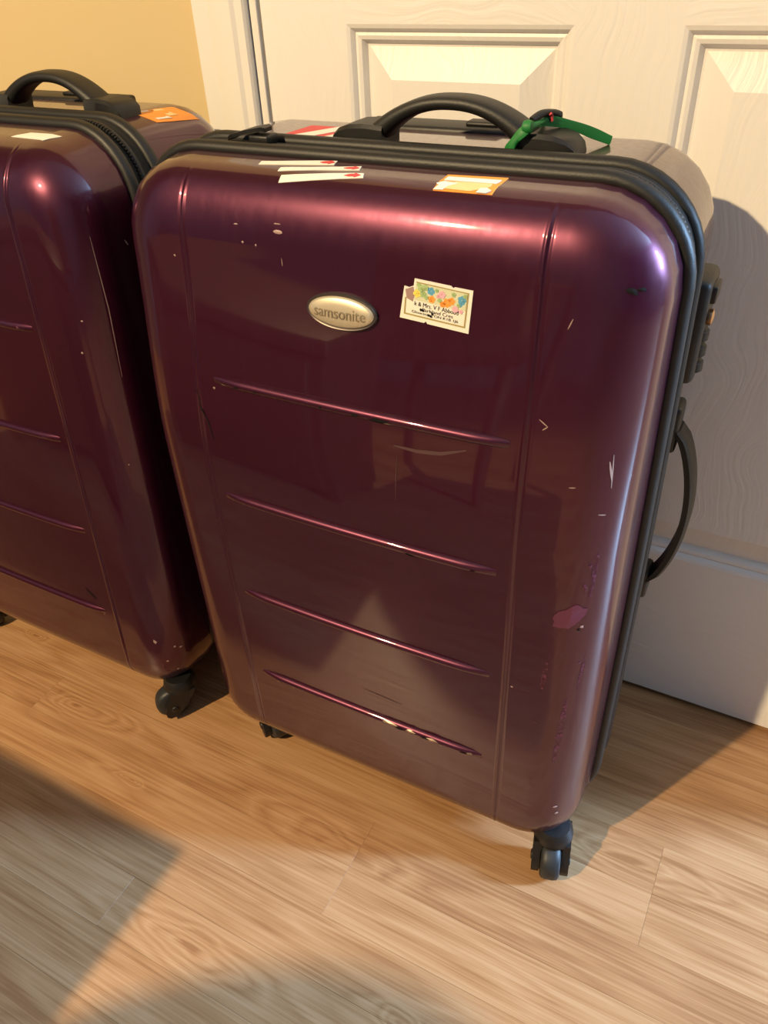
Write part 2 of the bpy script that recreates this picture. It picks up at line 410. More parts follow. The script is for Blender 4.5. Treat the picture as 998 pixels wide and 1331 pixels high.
def shell(name, parent, P, front=True):
    D = DF if front else DB; ysg = -1 if front else 1; y0 = YRF if front else YRB
    inA = A0-RE; rc = RC-RE; zt, zb = WT-RE, WB+RE; Xt = inA-rc
    # nominal columns
    cols = [-.1575+.0105*i for i in range(31)]
    for s in (-1, 1):
        cols += [s*(.1440+.0009*i) for i in range(15)]
    cols = sorted(set(round(c, 5) for c in cols if abs(c) <= .16)); cols = [cols[0]]+[c for p, c in zip(cols, cols[1:]) if c-p > .0004]
    cols = [-Xt]+[-.1645]+cols+[.1645]+[Xt]
    ws = []
    for i in range(7): t = R(90*i/6); ws.append(zt-rc+rc*math.cos(t))
    nr = 44
    for i in range(1, nr): ws.append(zt-rc-(zt-zb-2*rc)*i/nr)
    for i in range(7): t = R(90-90*i/6); ws.append(zb+rc-rc*math.cos(t))
    def X(w):
        if w > zt-rc: return Xt+math.sqrt(max(0, rc*rc-(w-(zt-rc))**2))
        if w < zb+rc: return Xt+math.sqrt(max(0, rc*rc-((zb+rc)-w)**2))
        return inA
    k = MB(); idx = []
    grid = []
    for w in ws:
        xw = X(w); row = []
        for c in cols:
            if abs(c) <= .1605: u = c
            else: u = math.copysign(.16+(abs(c)-.16)/(Xt-.16)*(xw-.16), c)
            d = D+crown(u, w)+groove(u, 1.)
            row.append((u, d, w))
        grid.append(row)
    nc = len(cols)
    def Q(u, dd, w): return P(u, y0+ysg*(dd-(taper(w)*min(1.2, max(0, dd)/D) if front else 0)), w)
    verts = [Q(u, d, w) for r in grid for (u, d, w) in r]
    faces = [(i*nc+j, i*nc+j+1, (i+1)*nc+j+1, (i+1)*nc+j) for i in range(len(ws)-1) for j in range(nc-1)]
    # boundary loop of the flat face (clockwise seen from the front)
    bl = [(0, j) for j in range(nc)]+[(i, nc-1) for i in range(1, len(ws))]+[(len(ws)-1, j) for j in range(nc-2, -1, -1)]+[(i, 0) for i in range(len(ws)-2, 0, -1)]
    def nrm(u, w):
        cx = min(max(u, -Xt), Xt); cz = min(max(w, zb+rc), zt-rc)
        dx, dz = u-cx, w-cz; L = math.hypot(dx, dz)
        if L < 1e-7: return (0, 1 if w > .4 else -1)
        return dx/L, dz/L
    prev = [i*nc+j for i, j in bl]
    phis = [90-90*i/14 for i in range(1, 15)]
    rings = [(RE*math.cos(R(p)), D-RE+RE*math.sin(R(p)), p) for p in phis]+[(RE+.0008, (D-RE)*.66, -1), (RE+.0018, (D-RE)*.33, -1), (RE+.002, 0, -1)]
    for off, dep, p in rings:
        cur = []
        for (i, j) in bl:
            u, d, w = grid[i][j]; nu, nw = nrm(u, w)
            fade = 0. if p < 0 else max(0., min(1., (p-22)/45.)) if w > .4 else max(0, min(1, (p-50)/40))
            g = groove(u, fade) if abs(nw) > .99 else 0.
            cur.append(len(verts)); verts.append(Q(u+nu*off, dep+g*math.sin(R(max(p, 0))), w+nw*(off+g*math.cos(R(max(p, 0))))))
        n = len(bl)
        faces += [(prev[a], prev[(a+1) % n], cur[(a+1) % n], cur[a]) for a in range(n)]
        prev = cur
    faces.append(tuple(prev))
    return obj(name, verts, faces, M['shell'], parent, True, 60)
def sweep(name, parent, P, prof, m, closed=True, sharp=50):
    """profile of (offset outward, y) swept along the outline"""
    pts = contour(0.); rings = []
    for (u, w, nu, nw) in pts:
        rings.append([P(u+nu*o, y, w+nw*o) for o, y in prof])
    rings.append(rings[0]); k = MB(); k.rings(rings, closed, False); return k.build(name, m, parent, True, sharp)
def circ(co, cy, ro, ry, n=12): return [(co+ro*math.cos(2*math.pi*i/n), cy+ry*math.sin(2*math.pi*i/n)) for i in range(n)]

def caster(parent, P, u, y, ang):
    """swivel caster: cup and fork (the part) with wheel and axle as its pieces; ang = heading of the trail"""
    k = MB(); base = P(u, y, 0); base.z = 0
    k.lathe([(.0170, .066), (.0205, .060), (.0218, .054), (.0215, .048), (.017, .045)], (0, 0, 0), 'z', 20)
    for s in (-1, 1):
        pl = []
        for zz, c, hw in ((.051, .000, .0165), (.041, .003, .0155), (.031, .011, .0140), (.021, .016, .0125), (.013, .019, .0090), (.009, .020, .004)):
            pl.append([Vector((s*.0115, c-hw, zz)), Vector((s*.0115, c+hw, zz)), Vector((s*.0200, c+hw, zz)), Vector((s*.0200, c-hw, zz))])
        k.rings(pl)
    o = k.build('caster', M['plastic'], parent, True, 50); o.location = base; o.rotation_euler = (0, 0, ang)
    wc = (0, .015, .0235)
    w = MB(); w.lathe([(.008, -.0105), (.0195, -.0105), (.0225, -.0085), (.0235, -.004), (.0235, .004), (.0225, .0085), (.0195, .0105), (.008, .0105)], wc, 'x', 28)
    w.build('wheel', M['wheel'], o, True, 50)
    a = MB(); a.lathe([(.0045, -.0215), (.0055, -.0205), (.0055, .0205), (.0045, .0215)], wc, 'x', 12); a.build('axle', M['plastic'], o, True, 50)
    return o

def top_handle(parent, P, u0, y, z0):
    """arched carry handle between two hubs"""
    for s in (-1, 1):
        h = MB(); rs = []
        for t, hh, ww in ((.070, .0150, .0165), (.076, .0152, .0175), (.086, .0145, .0180), (.096, .0115, .0175), (.1015, .0070, .0160), (.1035, .001, .014)):
            x = u0+s*t
            rs.append([P(x, y-ww, z0-.006), P(x, y-ww, z0+hh*.80), P(x, y-ww*.86, z0+hh), P(x, y+ww*.86, z0+hh), P(x, y+ww, z0+hh*.80), P(x, y+ww, z0-.006)])
        # inner face towards the arch
        t = .056; x = u0+s*t
        rs.insert(0, [P(x, y-.0165, z0-.006), P(x, y-.0165, z0+.011), P(x, y-.0145, z0+.0140), P(x, y+.0145, z0+.0140), P(x, y+.0165, z0+.011), P(x, y+.015, z0-.006)])
        h.rings(rs)
        h.build('handle_hub', M['plastic'], parent, True, 35)
    g = MB(); rs = []
    N = 26
    for i in range(N+1):
        t = -1+2*i/N; x = t*.066; zc = z0+.006+.0255*(1-abs(t)**2.3)
        d = Vector((.066, 0, -.0255*2.3*math.copysign(abs(t)**1.3, t))).normalized(); nn = Vector((-d.z, 0, d.x))
        th = .0052+.0036*abs(t)**3; wy = .0135+.0015*t*t; ring = []
        for j in range(14):
            a = 2*math.pi*j/14; ca, sa = math.cos(a), math.sin(a)
            ex = math.copysign(abs(ca)**.55, ca)*wy; ez = math.copysign(abs(sa)**.7, sa)*th
            q = Vector((u0+x, y, zc))+nn*ez; ring.append(P(q.x, q.y+ex, q.z))
        rs.append(ring)
    g.rings(rs); g.build('carry_handle', M['rubber'], parent, True, 50)

def side_handle(parent, P):
    y = -.168; z0, z1 = .318, .530; u = A0+.004
    for za, zb_ in ((.318, .352), (.486, .530)):
        b = MB(); b.box(P(u-.012, y-.013, za), P(u+.0065, y+.013, zb_), .004)
        b.build('side_handle_mount', M['plastic'], parent, True, 40)
    g = MB(); rs = []
    for i in range(21):
        t = i/20; w = .340+(.508-.340)*t; s = math.sin(math.pi*t)**.62; uu = u+.004+.0225*s*(1 if True else 0)
        ww = .0125; th = .0038
        rs.append([P(uu-th, y-ww, w), P(uu+th*.3, y-ww*1.02, w), P(uu+th, y-ww*.7, w), P(uu+th, y+ww*.7, w), P(uu+th*.3, y+ww*1.02, w), P(uu-th, y+ww, w)])
    g.rings(rs); g.build('side_handle', M['rubber'], parent, True, 40)
def side_lock(parent, P):
    u = A0+.000; y = -.172
    b = MB(); b.box(P(u-.02, y-.026, .560), P(u+.0160, y+.022, .643), .006)
    lk = b.build('lock', M['plastic'], parent, True, 40)
    for i, zc in enumerate((.572, .585, .598)):
        d = MB(); d.lathe([(.0072, -.0045), (.0085, -.0035), (.0085, .0035), (.0072, .0045)], (0, 0, 0), 'z', 18)
        o = d.build('number_dial', M['rubber'], lk, True, 50); o.location = P(u+.0105, y-.010, zc)
    k = MB(); k.box(P(u+.010, y-.016, .624), P(u+.0195, y+.006, .637), .0015); k.build('release_button', M['plastic'], lk)
    k = MB(); k.lathe([(.0045, -.002), (.006, 0), (.006, .003), (.003, .004)], (0, 0, 0), 'x', 16)
    o = k.build('key_cylinder', M['brass'], lk, True, 40); o.location = P(u+.0160, y-.012, .613)

def ellipse_badge(parent, P, uc, wc):
    def S(du, dw, dep): return P(uc+du, YRF-DF-crown(uc+du, wc+dw)+taper(wc+dw)-dep, wc+dw)
    N = 48
    def ring(a, b, dep): return [S(a*math.cos(2*math.pi*i/N), b*math.sin(2*math.pi*i/N), dep) for i in range(N)]
    r = MB(); r.rings([ring(.0305, .0135, -.002), ring(.0308, .0138, .0022), ring(.0300, .0130, .0032), ring(.0288, .0118, .0026)])
    rb = r.build('badge', M['badge_rim'], parent, True, 40)
    k = MB(); k.rings([ring(.0286, .0116, .0020), ring(.0283, .0113, .0034), ring(.026, .0096, .0044), ring(.016, .006, .0052), ring(.004, .0015, .0054)])
    k.build('badge_plate', M['badge'], rb, True, 60)
    tm = text_mesh('samsonite', .0112)
    (x0, x1, z0, z1) = tm[2]; sc = .0445/(x1-x0); sy_ = .0098/(z1-z0)*.82
    vs = []
    for (x, z) in tm[0]:
        du = (x-(x0+x1)/2)*sc; dw = (z-(z0+z1)/2)*sy_
        vs.append(S(du, dw, .0056-.0016*((du/.026)**2+(dw/.01)**2)))
    up = len(vs); vs2 = [v+Vector((0, -.0007, 0)) for v in vs]
    obj('badge_lettering', vs2, tm[1], M['badge_dark'], rb, False)
    return rb

def text_mesh(s, size):
    cu = bpy.data.curves.new('lettering', 'FONT'); cu.body = s; cu.size = size; cu.resolution_u = 3
    o = bpy.data.objects.new('lettering', cu); COL.objects.link(o)
    dg = bpy.context.evaluated_depsgraph_get(); ev = o.evaluated_get(dg); me = ev.to_mesh()
    vs = [(v.co.x, v.co.y) for v in me.vertices]; fs = [tuple(p.vertices) for p in me.polygons]
    ev.to_mesh_clear(); bpy.data.objects.remove(o); bpy.data.curves.remove(cu)
    xs = [v[0] for v in vs]; ys = [v[1] for v in vs]
    return vs, fs, (min(xs), max(xs), min(ys), max(ys))

class Patch:
    """paper patch lying on a shell: four corners (order: lower left, lower right, upper right, upper left)"""
    def __init__(s, shell_obj, corners):
        me = shell_obj.data
        s.bvh = BVHTree.FromPolygons([v.co for v in me.vertices], [tuple(p.vertices) for p in me.polygons])
        s.c = [Vector(q) for q in corners]; s.par = shell_obj
    def at(s, a, b, off):
        p = (s.c[0]*(1-a)+s.c[1]*a)*(1-b)+(s.c[3]*(1-a)+s.c[2]*a)*b
        q, n, i, d = s.bvh.find_nearest(p); return q+n*off
    def sheet(s, name, m, parent, a0=0, a1=1, b0=0, b1=1, off=.0005, nx=10, ny=8, edge=None, warp=None):
        v = []; f = []
        for top in (0, 1):
            for j in range(ny+1):
                for i in range(nx+1):
                    a = a0+(a1-a0)*i/nx; b = b0+(b1-b0)*j/ny
                    if warp: a, b = warp(a, b)
                    v.append(s.at(a, b, off if top else off-.0006))
        n = (nx+1)*(ny+1)
        for j in range(ny):
            for i in range(nx):
                q = j*(nx+1)+i; Q = (q, q+1, q+nx+2, q+nx+1)
                f.append(tuple(n+t for t in Q)); f.append(Q[::-1])
        bl = [i for i in range(nx+1)]+[(j)*(nx+1)+nx for j in range(1, ny+1)]+[ny*(nx+1)+i for i in range(nx-1, -1, -1)]+[j*(nx+1) for j in range(ny-1, 0, -1)]
        for a, b in zip(bl, bl[1:]+bl[:1]): f.append((a, b, n+b, n+a))
        return obj(name, v, f, m, parent, True, 50)
    def flat(s, name, m, parent, pts, faces, off):
        return obj(name, [s.at(a, b, off) for a, b in pts], faces, m, parent, False)
    def text(s, name, m, parent, txt, a0, a1, b0, b1, off=.0008):
        vs, fs, (x0, x1, y0, y1) = text_mesh(txt, 1.)
        return s.flat(name, m, parent, [(a0+(x-x0)/(x1-x0)*(a1-a0), b0+(y-y0)/(y1-y0)*(b1-b0)) for x, y in vs], fs, off)
def poly(n, c, r, asp=1., ph=0., jit=0.):
    return [(c[0]+r*math.cos(2*math.pi*i/n+ph)*(1+jit*random.uniform(-1, 1)), c[1]+asp*r*math.sin(2*math.pi*i/n+ph)*(1+jit*random.uniform(-1, 1))) for i in range(n)]

RIB_L = [(-.132, .140), (-.136, .137), (-.137, .136), (-.134, .133)]
def ribs(parent, P, rw):
    out = []
    for w, (ua, ub) in zip(rw, RIB_L):
        k = MB(); rs = []; N = 36
        for i in range(N+1):
            t = i/N; u = ua+(ub-ua)*t; e = min(t, 1-t)
            s = min(1., (e/.10))**.5 if e > 0 else .02
            s = max(s, .03)
            y = YRF-DF-crown(u, w)+taper(w)
            hw, dp = .0056*(.55+.45*s), .0046*s
            ring = []
            for (b, d) in ((1., -.5), (.95, .10), (.70, .62), (.32, .96), (-.05, 1.0), (-.45, .70), (-.8, .25), (-1.1, -.5)):
                ring.append(P(u, y-dp*d, w+hw*b))
            rs.append(ring)
        k.rings(rs); out.append(k.build('rib', M['shell'], parent, True, 70))
    return out

def suitcase(loc, rotz, label, shear, hu, heads, rw, group=None):
    t = thing('suitcase', label, 'suitcase', loc, rotz)
    P = place(shear)
    fs = shell('front_shell', t, P, True)
    bs = shell('rear_shell', t, P, False)
    rbs = ribs(fs, P, rw)
    sweep('front_piping', t, P, circ(.0035, YRF+.004, .0058, .0062)+[], M['rubber'])
    sweep('zipper_tape', t, P, [(-.004, YRF+.006), (.0035, YRF+.008), (.0035, YRB-.010), (-.004, YRB-.008)], M['tape'])
    sweep('zipper_bead', t, P, circ(.0040, (YRF+YRB)/2-.002, .0018, .0030, 8), M['rubber'])
    sweep('rear_piping', t, P, circ(.0035, YRB-.005, .0055, .0065), M['rubber'])
    # zip teeth along the two sides of the bead
    k = MB(); pts = contour(.0048, 10); step = .0032
    for a, b in zip(pts, pts[1:]+pts[:1]):
        L = math.hypot(b[0]-a[0], b[1]-a[1]); n = max(1, int(L/step))
        for i in range(n):
            f = i/n; u, w = a[0]+(b[0]-a[0])*f, a[1]+(b[1]-a[1])*f; tu, tw = -a[3], a[2]; nu, nw = a[2], a[3]
            q = [P(u+tu*s*.0009+nu*h, (YRF+YRB)/2+yy, w+tw*s*.0009+nw*h) for h in (-.001, .0012) for s in (-1, 1) for yy in (-.0075, -.0040)]
            k.add(q, [(4, 6, 7, 5), (0, 4, 5, 1), (2, 3, 7, 6), (0, 2, 6, 4), (1, 5, 7, 3)])
    z = k.build('zipper_teeth', M['tape'], t, False); z['kind'] = 'stuff'
    k = MB(); yz = (YRF+YRB)/2
    k.box(P(-.128, yz-.008, WT+.004), P(-.108, yz+.008, WT+.012), .002)
    rs = []
    for x, ww, zz in ((-.150, .006, .006), (-.145, .009, .0085), (-.130, .009, .0125), (-.115, .007, .0150), (-.112, .005, .0140)):
        rs.append([P(x, yz-ww, WT+zz), P(x, yz+ww, WT+zz), P(x, yz+ww, WT+zz+.003), P(x, yz-ww, WT+zz+.003)])
    k.rings(rs); k.build('zipper_pull', M['plastic'], t, True, 40)
    top_handle(t, P, hu, -.178, WT+.002)
    side_handle(t, P); side_lock(t, P)
    # grip of the pull-out handle lying in the top of the rear shell
    k = MB(); k.box(P(-.085, -.122, WT-.02), P(.105, -.086, WT+.0035), .004)
    tg = k.build('pull_out_handle', M['plastic'], t, True, 40)
    k = MB(); k.box(P(.015, -.112, WT+.003), P(.045, -.096, WT+.007), .002); k.build('handle_button', M['rubber'], tg, True, 40)
    for (u, y, a) in heads: caster(t, P, u, y, a)
    ellipse_badge(t, P, -.002, .6275)
    return t, fs, bs, rbs

SB = .065
suitA, fA, bA, ribA = suitcase((-.3025, 0, 0), R(.8), 'purple suitcase in front of the white door, with gold oval badge and floral sticker', 0., .033,
    [(.211, -.291, R(194)), (-.185, -.270, R(235)), (.195, -.10, R(20)), (-.195, -.10, R(-30))], (.5495, .4300, .3060, .1820))
TAPER = 0.
suitB, fB, bB, ribB = suitcase((-.814, -.012, 0), 0., 'purple suitcase by the yellow wall, cut off by the left edge of the photo', SB, .080,
    [(.209, -.291, R(141)), (-.195, -.285, R(246)), (.195, -.10, R(20)), (-.195, -.10, R(-30))], (.547, .421, .298, .171))

# ------------------------------------------------------------------ stickers, scuffs and scratches on the shells
class Surf:
    """the shell together with its ribs, for laying thin marks on"""
    def __init__(s, objs):
        v = []; f = []
        for o in objs:
            k = len(v); v += [q.co.copy() for q in o.data.vertices]; f += [tuple(i+k for i in p.vertices) for p in o.data.polygons]
        s.bvh = BVHTree.FromPolygons(v, f)
    def near(s, p, off=.0004):
        q, n, i, d = s.bvh.find_nearest(Vector(p)); return q+n*off, n
    def strip(s, mb, pts, width, off=.00035, n=5):
        pts = [Vector(p) for p in pts]; path = []
        for a, b in zip(pts, pts[1:]): path += [a.lerp(b, i/n) for i in range(n)]
        path.append(pts[-1]); v = []
        for i, p in enumerate(path):
            q, nn = s.near(p, off); d = (path[min(i+1, len(path)-1)]-path[max(i-1, 0)]).normalized(); sd = d.cross(nn).normalized()
            w = width*.5*(.25+.75*math.sin(math.pi*min(1, max(0, (i+.4)/len(path)))))
            v += [q+sd*w, q-sd*w]
        mb.add(v, [(2*i, 2*i+1, 2*i+3, 2*i+2) for i in range(len(path)-1)])
    def blob(s, mb, c, r, asp=1., ang=0., off=.0004, n=11, jit=.35):
        q, nn = s.near(c, off); t1 = Vector((1, 0, 0)).cross(nn).normalized() if abs(nn.x) < .9 else Vector((0, 1, 0)).cross(nn).normalized()
        t2 = nn.cross(t1); v = [q+nn*.0004]
        for i in range(n):
            a = 2*math.pi*i/n; x, y = r*math.cos(a)*(1+jit*random.uniform(-1, 1)), r*asp*math.sin(a)*(1+jit*random.uniform(-1, 1))
            x, y = x*math.cos(ang)-y*math.sin(ang), x*math.sin(ang)+y*math.cos(ang)
            v.append(s.near(q+t2*x+t1*y, off)[0])
        mb.add(v, [(0, 1+i, 1+(i+1) % n) for i in range(n)])
def ngon(patch, name, m, parent, pts, off, thick=.0006):
    top = [patch.at(a, b, off) for a, b in pts]; bot = [patch.at(a, b, off-thick) for a, b in pts]; n = len(pts)
    c = sum(top, Vector())/n
    return obj(name, top+bot, [tuple(range(n))]+[tuple(reversed(range(n, 2*n)))]+[(i, (i+1) % n, n+(i+1) % n, n+i) for i in range(n)], m, parent, False)

# three narrow white bag tags with red arrows
for cs, mark in (([(-.0911, -.2676, .7163), (-.0302, -.2571, .7176), (-.0315, -.2490, .7184), (-.0926, -.2611, .7170)], .80),
           ([(-.0689, -.2749, .7146), (-.0056, -.2628, .7168), (-.0074, -.2558, .7178), (-.0693, -.2697, .7161)], .80),
           ([(-.0630, -.2841, .7090), (.0036, -.2742, .7149), (.0009, -.2678, .7163), (-.0635, -.2783, .7130)], .78)):
    p = Patch(fA, cs); sh = p.sheet('tag_strip', M['paper'], suitA, nx=12, ny=3)
    ngon(p, 'red_arrow', M['red'], sh, [(mark, .5), (mark+.06, .70), (mark+.11, .72), (mark+.13, .9), (mark+.19, .45), (mark+.12, .12), (mark+.1, .3), (mark+.05, .3)], .0010, .0004)
# orange security sticker
p = Patch(fA, [(.0605, -.2795, .7125), (.1030, -.2790, .7130), (.1058, -.2550, .7180), (.0622, -.2575, .7175)])
sh = p.sheet('orange_sticker', M['orange'], suitA, nx=12, ny=8); sh['label'] = 'orange and white security sticker'
ngon(p, 'white_band', M['paper'], sh, [(.06, .50), (.93, .50), (.95, .78), (.06, .80)], .0010, .0004)
ngon(p, 'pale_print', M['orange_pale'], sh, [(.14, .10), (.62, .06), (.76, .16), (.90, .30), (.88, .45), (.30, .45), (.20, .30)], .0010, .0004)
ngon(p, 'torn_edge', M['paper'], sh, [(.0, .02), (.16, .03), (.20, .18), (.34, .36), (.10, .42), (-.01, .30), (.05, .22)], .0012, .0004)
ngon(p, 'curled_corner', M['paper'], sh, [(.74, .0), (.90, .0), (.97, .10), (.88, .20), (.77, .17)], .0018, .0008)
# red and white sticker behind the carry handle, white baggage tag and orange sticker on the other case
p = Patch(bA, [(-.126, -.186, .717), (-.052, -.186, .717), (-.052, -.132, .717), (-.126, -.132, .717)])
sh = p.sheet('red_sticker', M['red'], suitA, nx=10, ny=8)
ngon(p, 'white_stripe', M['paper'], sh, [(.10, .04), (.36, .04), (.62, .92), (.40, .96)], .0010, .0004)
ngon(p, 'white_arrow', M['paper'], sh, [(.52, .04), (.90, .04), (.97, .5), (.80, .45), (.66, .72)], .0010, .0004)
p = Patch(fB, [(.1273, -.2368, .7154), (.1697, -.2377, .7147), (.1776, -.2218, .7153), (.1386, -.2234, .7168)])
p.sheet('white_sticker', M['paper'], suitB, nx=10, ny=6)
p = Patch(bB, [(.165, -.128, .7160), (.1978, -.1150, .7096), (.2036, -.0579, .7030), (.178, -.070, .7140)])
sh = p.sheet('orange_sticker', M['orange'], suitB, nx=10, ny=8)
ngon(p, 'white_band', M['paper'], sh, [(.10, .10), (.85, .14), (.85, .44), (.10, .42)], .0010, .0004)
ngon(p, 'pale_print', M['orange_pale'], sh, [(.15, .5), (.7, .5), (.7, .68), (.15, .68)], .0010, .0004)
# address sticker with a flower border
p = Patch(fA, [(.0462, -.3064, .6299), (.1001, -.3067, .6259), (.1018, -.3031, .6561), (.0480, -.3028, .6600)])
sh = ngon(p, 'address_sticker', M['paper'], suitA, [(0, 0), (.36, .005), (.385, .05), (.41, .0), (1, 0), (.995, 1), (.74, .99), (.72, .96), (.69, 1), (.17, .99), (.165, .82), (.10, .76), (.03, .77)], .0006)
sh['label'] = 'cream address sticker with flowers, torn at one corner'
ngon(p, 'torn_patch', M['scuff'], sh, [(.05, .70), (.10, .74), (.16, .80), (.19, .62), (.17, .45), (.08, .50)], .0009, .0003)
fr = []
def bar(a0, a1, b0, b1): fr.append([(a0, b0), (a1, b0), (a1, b1), (a0, b1)])
bar(.055, .945, .115, .150); bar(.055, .075, .15, .52); bar(.925, .945, .15, .92); bar(.20, .945, .905, .93)
v = []; f = []
for q in fr:
    f.append(tuple(range(len(v), len(v)+4))); v += q
p.flat('gold_border', M['gold'], sh, v, f, .0009)
p.flat('print_ground', M['pale_green'], sh, [(.19, .50), (.92, .50), (.92, .90), (.20, .90)], [(0, 1, 2, 3)], .00085)
fl = {'blue': [(.42, .78, .055), (.86, .73, .06), (.845, .62, .03)], 'orange': [(.44, .60, .05), (.66, .60, .06), (.72, .66, .05), (.60, .54, .04)],
      'yellow': [(.225, .66, .055)], 'pink': [(.58, .76, .05), (.78, .50, .045), (.86, .47, .03), (.53, .70, .03)],
      'leaf': [(.28, .80, .05), (.31, .68, .045), (.24, .86, .03), (.36, .62, .03), (.50, .83, .025), (.55, .62, .03), (.74, .82, .03), (.34, .84, .04), (.90, .84, .03), (.82, .60, .025)]}
for kx, (key, lst) in enumerate(fl.items()):
    v = []; f = []
    for cx, cy, rr in lst:
        for j in range(5):
            a = 2*math.pi*j/5+cx*9; q = poly(8, (cx+rr*.55*math.cos(a), cy+1.75*rr*.55*math.sin(a)), rr*.50, 1.75)
            f.append(tuple(range(len(v), len(v)+8))); v += q
    o = p.flat('flower_print', M[key], sh, v, f, .0009+.0001*kx)
    o['kind'] = 'stuff'
p.text('lettering', M['ink'], sh, 'k & Mrs. V F Abboud', .20, .83, .375, .475, .0010)
p.text('lettering', M['ink'], sh, 'Parkland Cres', .32, .76, .275, .355, .0010)
p.text('lettering', M['ink'], sh, 'Gloucester ON K1B 1J6', .17, .84, .175, .255, .0010)
v = []; f = []
for cx, cy, rr in ((.30, .305, .022), (.335, .29, .018), (.46, .29, .014), (.47, .255, .016), (.42, .21, .022), (.455, .20, .02)):
    q = poly(7, (cx, cy), rr, 1.5, 0, .35); f.append(tuple(range(len(v), len(v)+7))); v += q
o = p.flat('ink_smudges', M['ink'], sh, v, f, .0012); o['kind'] = 'stuff'

def marks(parent, surf, name, m, blobs=(), strips=()):
    mb = MB()
    for b in blobs: surf.blob(mb, *b)
    for pts, w in strips: surf.strip(mb, pts, w)
    o = mb.build(name, m, parent, False); o['kind'] = 'stuff'; return o
SA = Surf([fA]+ribA); SBf = Surf([fB]+ribB)
F = -.325
# torn skin on the right hand corner of the near case
mb = MB(); SA.blob(mb, (.1995, -.318, .4005), .0165, .62, -.75, .0004, 18, .16); mb.build('torn_skin', M['torn'], fA, False)
marks(fA, SA, 'pale_scratches', M['scuff'],
    [((-.0572, -.3004, .6786), .0045, .32, 0, .0004, 10, .12), ((-.0575, -.299, .684), .0030, .2, 0), ((-.160, -.303, .650), .0010), ((.2065, -.310, .389), .0016), ((.158, -.324, .30), .0012),
     ((.2105, -.313, .130), .0024, .7), ((.2125, -.311, .118), .0018), ((-.09, -.302, .668), .0010), ((-.096, -.302, .681), .0020, .3), ((-.078, -.302, .667), .0008)],
    [([(.1582, -.3134, .5735), (.1650, -.3139, .5690)], .0009), ([(.1650, -.3139, .5690), (.1614, -.3144, .5659)], .0009),
     ([(.1695, -.3045, .6397), (.1721, -.3038, .6469)], .0008), ([(.1859, -.3186, .5253), (.1907, -.3178, .5261)], .0010), ([(.2084, -.3124, .5033), (.2132, -.3087, .5023)], .0010),
     ([(.2100, -.3070, .5473), (.2133, -.3061, .5311)], .0016), ([(.2125, -.306, .5526), (.2135, -.3061, .5250)], .0009),
     ([(-.055, -.302, .6600), (-.0545, -.303, .654)], .0006), ])
marks(fA, SA, 'pink_scuffs', M['scuff_pink'], [((.2085, -.314, .455), .0040, .4, 1.3), ((.2075, -.315, .432), .0050, .45, 1.2), ((.211, -.313, .345), .0030, .5), ((.181, -.324, .262), .0035, .4, .5)],
    [([(.2065, -.316, .300), (.2050, -.317, .255), (.2030, -.318, .205)], .0065), ([(.187, -.323, .345), (.184, -.323, .305)], .0045), ([(.213, -.311, .47), (.2115, -.312, .42)], .0040), ([(.183, -.323, .175), (.189, -.322, .160)], .004),
     ([(.215, -.309, .35), (.213, -.311, .31)], .003)])
marks(fA, SA, 'dark_chips', M['ink'], [((.206, -.295, .667), .0042, .45, .2), ((.211, -.292, .668), .0028, .5), ((.2095, -.318, .386), .0014), ((.034, F-.004, .5470), .0085, .28), ((.012, F-.004, .5475), .0040, .4), ((-.02, F-.004, .5470), .0016, .8), ((.060, F-.004, .4270), .0055, .6),
      ((.043, F-.004, .1830), .005, .3), ((.072, F-.004, .1830), .004, .35), ((.115, F-.004, .1810), .0045, .35), ((-.105, F-.004, .5470), .0025, .5), ((-.085, F-.004, .5465), .0022, .4), ((.118, F-.004, .4290), .0025, .4), ((-.06, F-.004, .1800), .003, .3)],
     [([(.0, F, .222), (.045, F, .2185)], .0007), ([(-.155, F, .537), (-.143, F, .507), (-.139, F, .490)], .0014)])
marks(fA, SA, 'rub_marks', M['rub'], [((.0300, F-.005, .1850), .0080, .22), ((.055, F-.005, .1845), .0050, .3), ((.080, F-.005, .1840), .0055, .35), ((.121, F-.005, .1830), .0035, .5), ((.090, F-.004, .1815), .0022, .6), ((-.11, F-.004, .1815), .0016, .6), ((-.09, F-.004, .1805), .002, .4), ((-.12, F-.004, .5450), .0024, .3), ((-.132, F-.003, .5430), .0014, .8), ((.040, F-.004, .5445), .0040, .2)],
     )
marks(fA, SA, 'faint_rubs', M['faint'], [], [([(.045, F, .5290), (.065, F, .5285), (.085, F, .5310), (.106, F, .5385)], .0034), ([(.0481, -.3227, .5218), (.0472, -.3267, .4787)], .0006)])
FB = -.30
marks(fB, SBf, 'pale_chips', M['scuff'], [((.2035, -.308, .1430), .0034, .55, 1.2), ((.2190, -.293, .1290), .0016), ((.2225, -.287, .1250), .0020, .7), ((.2090, -.301, .1080), .0018, .8), ((.2155, -.295, .0900), .0018), ((.130, FB, .1660), .0030, .5), ((.2140, -.28, .40), .0009), ((.1990, -.27, .562), .0010), ((.196, -.28, .53), .001)],
    [([(.2245, -.26, .640), (.2265, -.262, .570), (.2272, -.268, .500)], .0009), ([(.228, -.225, .628), (.2285, -.222, .622)], .0014)])
marks(fB, SBf, 'pink_scuffs', M['scuff_pink'], [((.062, FB-.005, .1720), .0085, .28), ((.085, FB-.005, .1715), .0070, .3), ((.045, FB-.005, .1720), .004, .4), ((.07, FB-.005, .2950), .006, .25), ((.09, FB-.005, .2960), .0045, .3), ((.117, FB-.005, .42), .0035, .4), ((.123, FB-.005, .5450), .003, .5)], [([(.02, FB, .165), (.11, FB, .1640)], .0028), ([(.204, -.306, .105), (.208, -.300, .085)], .004)])
